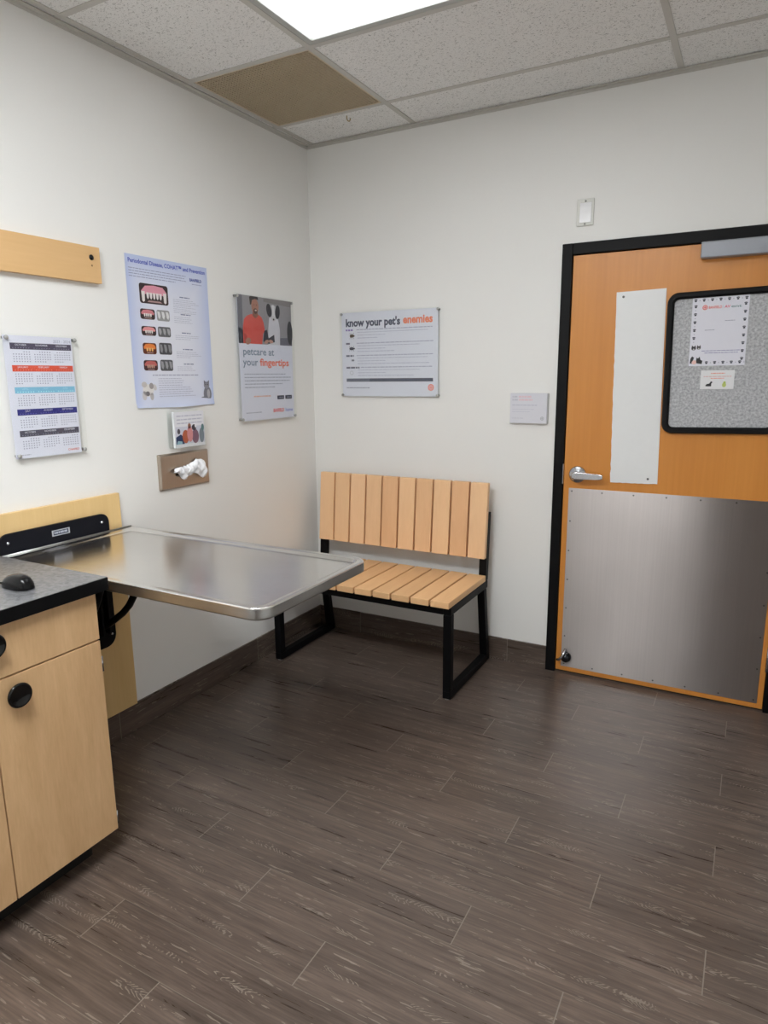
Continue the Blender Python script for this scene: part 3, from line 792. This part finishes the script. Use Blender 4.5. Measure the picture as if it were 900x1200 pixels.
# person: shirt, arms, neck, head, hair
P.poly([(.050, v0), (.052, .470), (.062, .505), (.085, .522), (.118, .532), (.176, .532), (.200, .520), (.214, .495), (.222, .455), (.205, .44), (.196, v0)], (214, 84, 74), 3)
P.poly([(.060, v0), (.055, .44), (.075, .43), (.088, v0)], (186, 72, 64), 4); P.ell(.086, .400, .022, .016, (172, 118, 100), 5, .4)
P.poly([(.128, .525), (.130, .55), (.168, .55), (.172, .525), (.150, .512)], (150, 98, 82), 4)
P.ell(.150, .572, .028, .038, (176, 122, 104), 5); P.poly([(.112, .575), (.108, .612), (.118, .619), (.172, .619), (.178, .604), (.150, .606), (.128, .600), (.122, .58)], (50, 40, 40), 6); P.ell(.152, .548, .016, .014, (96, 64, 56), 6); P.ell(.154, .552, .008, .004, (214, 188, 180), 7)
P.ell(.142, .578, .003, .002, (40, 30, 30), 7, n=8); P.ell(.162, .578, .003, .002, (40, 30, 30), 7, n=8)
# dog: white body, dark ears, white blaze
P.poly([(.246, v0), (.250, .47), (.262, .525), (.335, .525), (.348, .47), (.345, v0)], (212, 210, 220), 3)
P.ell(.296, .550, .034, .040, (206, 204, 212), 4); P.ell(.262, .560, .022, .034, (48, 48, 58), 5, .25); P.ell(.332, .556, .020, .036, (48, 48, 58), 5, -.15)
P.poly([(.290, .588), (.302, .588), (.306, .545), (.312, .52), (.284, .52), (.288, .545)], (226, 224, 230), 6); P.ell(.297, .520, .014, .013, (198, 192, 198), 6); P.ell(.297, .517, .006, .005, (40, 40, 46), 7)
# phone and hands
P.poly([(.205, .402), (.215, .455), (.238, .462), (.250, .42), (.297, .44), (.300, .402), (.25, .392)], (46, 46, 58), 6); P.ell(.232, .402, .018, .009, (190, 140, 124), 7, .3); P.ell(.268, .404, .018, .009, (196, 150, 134), 7, -.1)
P.text('petcare at', .042, .333, .050, (130, 144, 164), 2, width=.246, bold=.0008)
P.text('your', .040, .281, .050, (130, 144, 164), 2, width=.118, bold=.0008)
P.text('fingertips', .172, .281, .050, (238, 120, 92), 2, width=.245, bold=.0012)
for k in range(5): P.lines(.046, .436, .238-k*.0165, .0050, (168, 172, 190), 1, .02, ragged=[.88, 1, .96, .8, .62][k])
P.lines(.112, .255, .126, .0060, (224, 172, 156), 1, .02)
for uu in (.304, .374): P.rect(uu, .106, uu+.060, .126, (48, 50, 72), 1, r=.003); P.lines(uu+.016, uu+.054, .116, .005, (130, 132, 150), 2, .02)
P.lines(.046, .175, .045, .0050, (176, 178, 196), 1, .018)
P.text('BANFIELD', .266, .040, .026, (222, 82, 84), 2, width=.092, bold=.0008); P.rect(.364, .038, .3655, .060, (170, 170, 190), 1)
P.text('home', .372, .040, .026, (128, 140, 206), 2, width=.064, bold=.0006)
P.build('printing', q)

# brochure holder
bh = thing('brochure_holder', 'small clear acrylic brochure box on the left wall above the tissue plate', 'brochure holder', (.0002, -1.142, 1.205), LEFT)
w_, h_ = .192, .165
hb = MB().box((0, 0, 0), (w_, h_, .003), ACRY).box((0, 0, .003), (.003, h_-.01, .045), ACRY).box((w_-.003, 0, .003), (w_, h_-.01, .045), ACRY).box((.003, 0, .003), (w_-.003, .003, .045), ACRY).box((.003, .003, .042), (w_-.003, .030, .045), ACRY)
hb.build('holder_box', bh)
br = thing('brochure', 'white picture brochure standing in the acrylic wall box', 'brochure', (.0002, -1.142, 1.205), LEFT)
MB().box((.005, .0035, .026), (w_-.005, .160, .0385), flat((232, 232, 236), .5), .001).build('leaflets', br)
P = Print(.0386)
P.rect(.005, .0035, .187, .160, (228, 228, 234), 1)
for k in range(3): P.lines(.020, .175, .142-k*.016, .005, (190, 190, 206), 2, .02)
P.rect(.010, .018, .187, .095, (206, 208, 222), 2)
P.poly([(.010, .018), (.010, .050), (.040, .062), (.060, .044), (.060, .018)], (44, 60, 96), 3); P.poly([(.012, .018), (.02, .034), (.045, .03), (.045, .018)], (150, 190, 204), 4)
P.ell(.068, .050, .020, .030, (178, 92, 62), 4); P.ell(.095, .060, .018, .036, (208, 140, 142), 5); P.ell(.094, .096, .010, .012, (168, 118, 100), 5)
P.ell(.128, .048, .022, .032, (122, 88, 106), 4); P.ell(.122, .088, .014, .014, (58, 52, 60), 5); P.ell(.132, .096, .006, .010, (232, 232, 236), 6)
P.ell(.168, .050, .016, .034, (120, 130, 140), 4); P.ell(.176, .085, .009, .016, (92, 124, 126), 5); P.ell(.028, .075, .009, .012, (80, 74, 80), 4)
P.build('printing', br)

# tissue dispenser plate
td = thing('tissue_dispenser', 'brushed steel tissue dispenser plate on the left wall below the brochures', 'tissue dispenser', (.0002, -1.214, 1.024), LEFT)
TW, TH = .306, .160
rim = rrect(0, 0, TW, TH, .004, 3)
tp = MB()
def ringf(mb, pts, z): return [mb.bm.verts.new((u, v_, z)) for u, v_ in pts]
def inset(pts, d, cx, cy, w, h):
    return [((u-cx)*(1-2*d/w)+cx, (v_-cy)*(1-2*d/h)+cy) for u, v_ in pts]
n = len(rim)
slot = []
for u, v_ in rim:
    a = math.atan2((v_-TH/2)/TH, (u-TW/2)/TW); slot.append((TW*.49+.085*math.cos(a), TH*.47+.026*math.sin(a)))
R_ = [ringf(tp, rim, -.0001), ringf(tp, rim, .006), ringf(tp, inset(rim, .008, TW/2, TH/2, TW, TH), .013), ringf(tp, slot, .013), ringf(tp, slot, .002)]
fs = []
for A, B in zip(R_, R_[1:]):
    for k in range(n): fs.append(tp.bm.faces.new((A[k], A[(k+1) % n], B[(k+1) % n], B[k])))
fs.append(tp.bm.faces.new(R_[-1]))
tp._tag(fs, DISP)
tp.build('plate', td)
MB().prism([(u, v_) for u, v_ in slot], .0022, .003, flat((60, 52, 44), .8)).build('slot', td)
ti = thing('tissue', 'white crumpled tissue sticking out of the steel plate', 'tissue', (.0002, -1.214, 1.024), LEFT)
tm = MB()
# bow-tie shaped crumpled sheet, pulled out of the slot and drooping on both sides
ctrl = [(.068, .078, .074), (.100, .092, .062), (.128, .098, .030), (.158, .099, .040), (.186, .096, .058), (.206, .124, .066), (.236, .126, .060), (.262, .116, .036)]
top, bot = [], []
cols = []
nu, nv = 36, 12
def itp(x, xs, ys):
    for a_, b_, c_, d_ in zip(xs, xs[1:], ys, ys[1:]):
        if x <= b_: return c_ + (d_-c_)*(x-a_)/(b_-a_)
    return ys[-1]
XS = [.068, .085, .110, .135, .165, .190, .205, .225, .250, .266]
TOPV = [.084, .092, .096, .097, .100, .110, .124, .122, .116, .108]
BOTV = [.074, .070, .060, .032, .048, .056, .060, .040, .030, .034]
rng = random.Random(3)
for i in range(nu+1):
    u = .068 + (.266-.068)*i/nu
    a_, b_ = itp(u, XS, TOPV), itp(u, XS, BOTV)
    col = []
    for j in range(nv+1):
        f = j/nv
        v_ = b_ + (a_-b_)*f
        zz = .020 + .016*math.sin(PI*f) + .006*math.sin(u*150+f*3) + .004*math.sin(u*310-f*7) + rng.uniform(-.0012, .0012)
        if abs(u-.165) < .05: zz -= .006*(1-abs(u-.165)/.05)
        zz = max(zz, .0136)
        col.append(tm.bm.verts.new((u + .004*math.sin(f*9+u*90), v_ + .002*math.sin(u*240), zz)))
    cols.append(col)
fs = [tm.bm.faces.new((cols[i][j], cols[i+1][j], cols[i+1][j+1], cols[i][j+1])) for i in range(nu) for j in range(nv)]
tm._tag(fs, flat((244, 244, 247), .8), True)
tb = tm.build('sheet', ti)
# neck of the tissue going into the slot
MB().prism([(.120, .070), (.186, .066), (.180, .084), (.126, .088)], .0035, .030, flat((240, 240, 244), .8)).build('neck', ti)

# ------------------------------------------------------------------ backing panel and fold-down table
PANX = .021
tag(MB().box((.0002, -2.06, .129), (PANX, -1.444, 1.056), MAPLEH, .001).build('backing_panel'), 'pale maple panel on the wall behind the fold-down table', 'wall panel')

tb = thing('exam_table', 'stainless steel fold-down table on black wall bracket', 'table', (PANX, -1.695, .895))
TX0, TX1, TY0, TY1, TZ0, TZ1 = .036, 1.174, -1.978, -1.408, .876, .912
def tl(x, y, z_): return (x-PANX, y+1.695, z_-.895)
top = MB()
out = rrect(TX0, TY0, TX1, TY1, .052, 8, (0, 1, 1, 0))
def offset_in(pts, d):
    n_ = len(pts); res = []
    for i in range(n_):
        p0, p1, p2 = Vector(pts[i-1]), Vector(pts[i]), Vector(pts[(i+1) % n_])
        e1, e2 = (p1-p0).normalized(), (p2-p1).normalized()
        n1, n2 = Vector((-e1.y, e1.x)), Vector((-e2.y, e2.x))
        bb = (n1+n2); bb = bb/max(1e-6, bb.length)
        k = d/max(.35, bb.dot(n1))
        res.append((p1.x+bb.x*k, p1.y+bb.y*k))
    return res
def tring(pts, z_): return [top.bm.verts.new(tl(u, v_, z_)) for u, v_ in pts]
rr = [tring(offset_in(out, .004), TZ0), tring(out, TZ0+.004), tring(out, TZ0+.006), tring(out, TZ1-.005), tring(out, TZ1-.003), tring(offset_in(out, .001), TZ1-.0008), tring(offset_in(out, .003), TZ1), tring(offset_in(out, .006), TZ1), tring(offset_in(out, .022), TZ1), tring(offset_in(out, .027), TZ1-.002), tring(offset_in(out, .031), TZ1-.0075), tring(offset_in(out, .036), TZ1-.009)]
n = len(out)
for i, (A, B) in enumerate(zip(rr, rr[1:])):
    fs = [top.bm.faces.new((A[k], A[(k+1) % n], B[(k+1) % n], B[k])) for k in range(n)]
    top._tag(fs, RIM if i < 3 else TABLE, True)
top._tag([top.bm.faces.new(rr[-1])], TABLE); top._tag([top.bm.faces.new(rr[0][::-1])], RIM)
tobj = top.build('tabletop', tb)
me = tobj.data
for pl in me.polygons:
    if len(pl.vertices) > 4: pl.use_smooth = False
# hinge rail, wall plate with badge, lower bracket and arms
MB().box(tl(PANX+.0005, -1.972, .868), tl(.0355, -1.420, .906), BLACKM, .002).build('hinge_rail', tb)
MB().tube([tl(.037, -1.974, .9145), tl(.037, -1.412, .9145)], .0028, RIM, 8).build('hinge_pin', tb)
wp = MB().prism(rrect(-1.965+1.695, .906-.895, -1.515+1.695, .987-.895, .032, 8, (0, 0, 1, 1)), .0005, .012, PLATE_BLACK, LEFT, .002).build('wall_plate', tb)
bg = Print(.0124); bg.rect(-.072, .048, .002, .070, (176, 180, 186), 0); bg.rect(-.066, .0515, -.004, .0665, (34, 38, 62), 1)
bg.lines(-.063, -.007, .0595, .008, (176, 182, 194), 2, .010)
bo = bg.build('badge', wp); bo.matrix_local = LEFT
sw = MB().lathe([(0, .015), (.004, .0146), (.0055, .012)], CHROME, LEFT, 12).build('screw', wp, (0, -1.548+1.695, .955-.895))
o = sw.copy(); C.objects.link(o); o.parent = wp; o.location = (0, -1.935+1.695, .955-.895)
brk = MB().prism(rrect(-1.835+1.695, .438-.895, -1.528+1.695, .866-.895, .045, 8, (1, 1, 0, 0)), .0005, .010, BLACKM, LEFT, .002)
for yy in (-1.590, -1.770):
    brk.box(tl(.031, yy-.020, .50), tl(.060, yy-.012, .86), BLACKM, .001).box(tl(.031, yy+.012, .50), tl(.060, yy+.020, .86), BLACKM, .001)
brk.box(tl(.031, -1.80, .815), tl(.075, -1.545, .867), BLACKM, .004)
bk = brk.build('wall_bracket', tb)
sw2 = MB().lathe([(0, .014), (.004, .0136), (.0055, .010)], CHROME, LEFT, 12).build('screw', bk, (0, -1.548+1.695, .487-.895))
for yy in (-1.590, -1.770):
    pts = [(.045, .535), (.075, .552), (.115, .580), (.16, .612), (.20, .650), (.235, .70), (.265, .755), (.29, .81), (.312, .866)]
    MB().tube([tl(x, yy, z_) for x, z_ in pts], .0135, BLACKM, 14).build('support_arm', tb)
MB().box(tl(.22, -1.81, .864), tl(.95, -1.775, .8755), BLACKM, .001).box(tl(.22, -1.615, .864), tl(.95, -1.58, .8755), BLACKM, .001).build('underside_rail', tb)

# ------------------------------------------------------------------ base cabinet, worktop, mouse
CX, CY1 = .578, -2.020
cab = thing('base_cabinet', 'pale maple base cabinet under the dark worktop', 'cabinet', (.29, -2.36, 0))
def cl_(x, y, z_): return (x-.29, y+2.36, z_)
CY0 = -2.70
MB().box(cl_(.03, CY0, .088), cl_(CX-.020, CY1, .886), MAPLE, .001).build('body', cab)
MB().box(cl_(.03, CY0+.002, .0), cl_(.505, CY1-.05, .0875), flat((12, 12, 12), .6), .001).build('toe_kick', cab)
def knob(parent, y, z_):
    KM = Matrix.Translation(cl_(CX, y, z_)) @ Matrix.Rotation(PI/2, 4, 'Y')
    return MB().lathe([(0, .0), (.012, .0), (.012, .012), (.026, .014), (.0335, .018), (.0345, .022), (.033, .025), (.028, .0262), (.0265, .0250), (0, .0242)], BLACKG, KM, 40).build('knob', parent)
d_ = MB().box(cl_(CX-.0195, CY0+.002, .738), cl_(CX, CY1-.001, .882), MAPLE, .001).build('drawer', cab)
knob(d_, -2.352, .838)
d1 = MB().box(cl_(CX-.0195, -2.3605, .090), cl_(CX, CY1-.001, .733), MAPLE, .001).build('door', cab)
knob(d1, -2.298, .681)
d2_ = MB().box(cl_(CX-.0195, CY0+.002, .090), cl_(CX, -2.3645, .733), MAPLE, .001).build('door', cab)
knob(d2_, -2.427, .681)
for z_ in (.654, .128):
    hb_ = MB().tube([cl_(CX-.006, CY1+.003, z_-.024), cl_(CX-.006, CY1+.003, z_+.024)], .0045, CHROME, 10)
    hb_.box(cl_(CX-.030, CY1-.0005, z_-.024), cl_(CX-.006, CY1+.0015, z_+.024), CHROME)
    hb_.build('hinge', d1)
ct = thing('countertop', 'dark grey speckled worktop with black front edge', 'worktop', (.3, -2.36, .887))
COUNT = counter_mat()
MB().box((-.298, -.345, .0003), (.298, .373, .0395), BLACKM, .0015).build('black_edge', ct)
MB().box((-.2965, -.343, .0396), (.2965, .3715, .0408), COUNT, .0004).build('laminate_top', ct)

# computer mouse
ms = thing('computer_mouse', 'black computer mouse on the dark worktop', 'mouse', (.455, -2.178, .9280))
mb = MB(); nu, nv = 28, 14
rowz = []
MBK = flat((8, 8, 10), .26, spec=.3, name='mouse_plastic')
for j in range(nv+1):
    t_ = j/nv
    ring_ = []
    for i in range(nu):
        a = 2*PI*i/nu
        rx = .056; ry = .031
        sx = math.copysign(abs(math.cos(a))**.8, math.cos(a)); sy = math.copysign(abs(math.sin(a))**.8, math.sin(a))
        k = math.cos(t_*PI/2)**.55 if t_ < 1 else 0.0
        k0 = max(k, .02)
        hh = (.038 if True else 0)*math.sin(t_*PI/2)
        xx = rx*sx*k0 + .008*(1-k0)
        ring_.append(mb.bm.verts.new((xx, ry*sy*k0*(1-.10*math.cos(xx/rx*1.6)), .0015+hh*(1-.18*(1 if xx < 0 else .2)*abs(xx/rx)))))
    rowz.append(ring_)
fs = []
for A, B in zip(rowz, rowz[1:]):
    for i in range(nu): fs.append(mb.bm.faces.new((A[i], A[(i+1) % nu], B[(i+1) % nu], B[i])))
fs.append(mb.bm.faces.new(rowz[0][::-1])); fs.append(mb.bm.faces.new(rowz[-1]))
mb._tag(fs, MBK, True)
mb.build('shell', ms)
MB().lathe([(0, -.004), (.008, -.004), (.009, -.002), (.009, .002), (.008, .004), (0, .004)], flat((70, 70, 76), .4), Matrix.Translation((-.034, 0, .0245)) @ Matrix.Rotation(PI/2, 4, 'X'), 18).build('scroll_wheel', ms)
MB().tube([(.020, -.012, .0385), (.020, 0, .0394), (.020, .012, .0385)], .0008, flat((170, 170, 176), .3), 6).build('trim_line', ms) if False else None
MB().tube([(-.052, 0, .006), (-.075, -.004, .004), (-.11, -.022, .004), (-.15, -.062, .004), (-.19, -.13, .004), (-.21, -.22, .004)], .0032, BLACKM, 8).build('cable', ms)

# ------------------------------------------------------------------ bench
bn = thing('bench', 'slatted wooden bench with black metal frame in the corner', 'bench', (.6065, -.32, 0))
def bl(x, y, z_): return (x-.6065, y+.32, z_)
BX0, BX1 = .098, 1.121
nS = 10; pitch = (BX1-BX0)/nS; gap = .0095
SZ1, SZ0 = .495, .464
tones = [(1.0, .97, .92), (.98, .95, .90), (1.03, 1.0, .97), (.97, .93, .88), (.94, .84, .76), (1.04, 1.0, .94), (.97, .90, .83), (1.04, 1.0, .94), (.94, .83, .74), (1.05, 1.02, .97)]
sl = MB().box((-(pitch-gap)/2, -.594+.32, 0), ((pitch-gap)/2, -.108+.32, SZ1-SZ0), SLATY, .0025).build('seat_slat', bn)
LEAN = .085
bz0, bz1 = .588, .976
def byf(z_): return -.104 - (bz1-z_)*LEAN
bk = MB()
w2 = (pitch-gap)/2
vs = [bk.bm.verts.new(p) for p in [(sx*w2, y+.32, z_) for z_, ys in ((bz0, (byf(bz0), byf(bz0)+.030)), (bz1, (byf(bz1), byf(bz1)+.030))) for y, sx in ((ys[0], -1), (ys[0], 1), (ys[1], 1), (ys[1], -1))]]
fs = [bk.bm.faces.new([vs[i] for i in k]) for k in ((3,2,1,0),(4,5,6,7),(0,1,5,4),(1,2,6,5),(2,3,7,6),(3,0,4,7))]
bk._tag(fs, SLATZ)
rv = bmesh.ops.bevel(bk.bm, geom=list({e_ for f_ in fs for e_ in f_.edges}), offset=.0025, segments=2, affect='EDGES', profile=.5)
bk._tag(rv['faces'], SLATZ)
bs = bk.build('back_slat', bn)
st_tones = [1.0, .97, 1.03, .98, .94, 1.02, .96, .93, 1.02, 1.05]
for i in range(nS):
    xc = BX0 + pitch*(i+.5) - .6065
    o = sl if i == 0 else sl.copy()
    if i: C.objects.link(o); o.parent = bn
    o.location = (xc, 0, SZ0); k = st_tones[i]; o.color = (k, k*.985, k*.96, 1)
    o = bs if i == 0 else bs.copy()
    if i: C.objects.link(o); o.parent = bn
    o.location = (xc, 0, 0); o.color = tones[i] + (1,)
T_ = .040
for side, xc in ((0, .108), (1, 1.097)):
    lg = MB().bar(bl(xc, -.548, .0405), bl(xc, -.548, .4235), T_, T_, BLACKM, .004).build('leg', bn)
    MB().lathe([(0, 0), (.012, 0), (.013, .003), (.013, .006), (0, .006)], flat((186, 184, 180), .5), Matrix.Translation(bl(xc, -.552, 0)), 16).build('foot_glide', lg)
    lg = MB().bar(bl(xc, -.052, .0405), bl(xc, -.112, .4235), T_, T_, BLACKM, .004).build('leg', bn)
    MB().lathe([(0, 0), (.012, 0), (.013, .003), (.013, .006), (0, .006)], flat((186, 184, 180), .5), Matrix.Translation(bl(xc, -.050, 0)), 16).build('foot_glide', lg)
    MB().box(bl(xc-T_/2, -.568, .006), bl(xc+T_/2, -.030, .042), BLACKM, .004).build('floor_rail', bn)
    MB().box(bl(xc-T_/2, -.568, .4235), bl(xc+T_/2, -.078, .4635), BLACKM, .004).build('seat_rail', bn)
    zt, zb = .822, .4640
    yb = lambda z_: byf(z_)+.0305+.019
    MB().bar(bl(xc-.0 if side else xc, yb(zb)+.003, zb), bl(xc, yb(zt), zt), T_, .037, BLACKM, .003).build('back_post', bn)
MB().box(bl(.128, -.566, .4235), bl(1.077, -.528, .4632), BLACKM, .003).build('cross_rail', bn)
MB().box(bl(.128, -.150, .4235), bl(1.077, -.112, .4632), BLACKM, .003).build('cross_rail', bn)

# ------------------------------------------------------------------ world, camera, view
w = bpy.data.worlds.new('world'); bpy.context.scene.world = w; w.use_nodes = True
w.node_tree.nodes['Background'].inputs[0].default_value = (.02, .02, .02, 1)
cam = bpy.data.cameras.new('camera'); co = bpy.data.objects.new('camera', cam); C.objects.link(co)
yaw, pit, rol = (math.radians(a) for a in (28.7253, -11.4308, -0.515))
fwd = Vector((-math.sin(yaw)*math.cos(pit), math.cos(yaw)*math.cos(pit), math.sin(pit)))
right = Vector((math.cos(yaw), math.sin(yaw), 0)); up = right.cross(fwd)
r2 = math.cos(rol)*right + math.sin(rol)*up; u2 = -math.sin(rol)*right + math.cos(rol)*up
co.matrix_world = Matrix(((r2.x, u2.x, -fwd.x, 2.2629), (r2.y, u2.y, -fwd.y, -3.2918), (r2.z, u2.z, -fwd.z, 1.512), (0, 0, 0, 1)))
cam.sensor_fit = 'HORIZONTAL'; cam.sensor_width = 36.0; cam.lens = 36.0*786.92/900.0; cam.clip_start = .02
bpy.context.scene.camera = co
vs_ = bpy.context.scene.view_settings
vs_.view_transform = 'Standard'; vs_.look = 'None'; vs_.gamma = 1.0; vs_.use_curve_mapping = False; vs_.exposure = 0.0
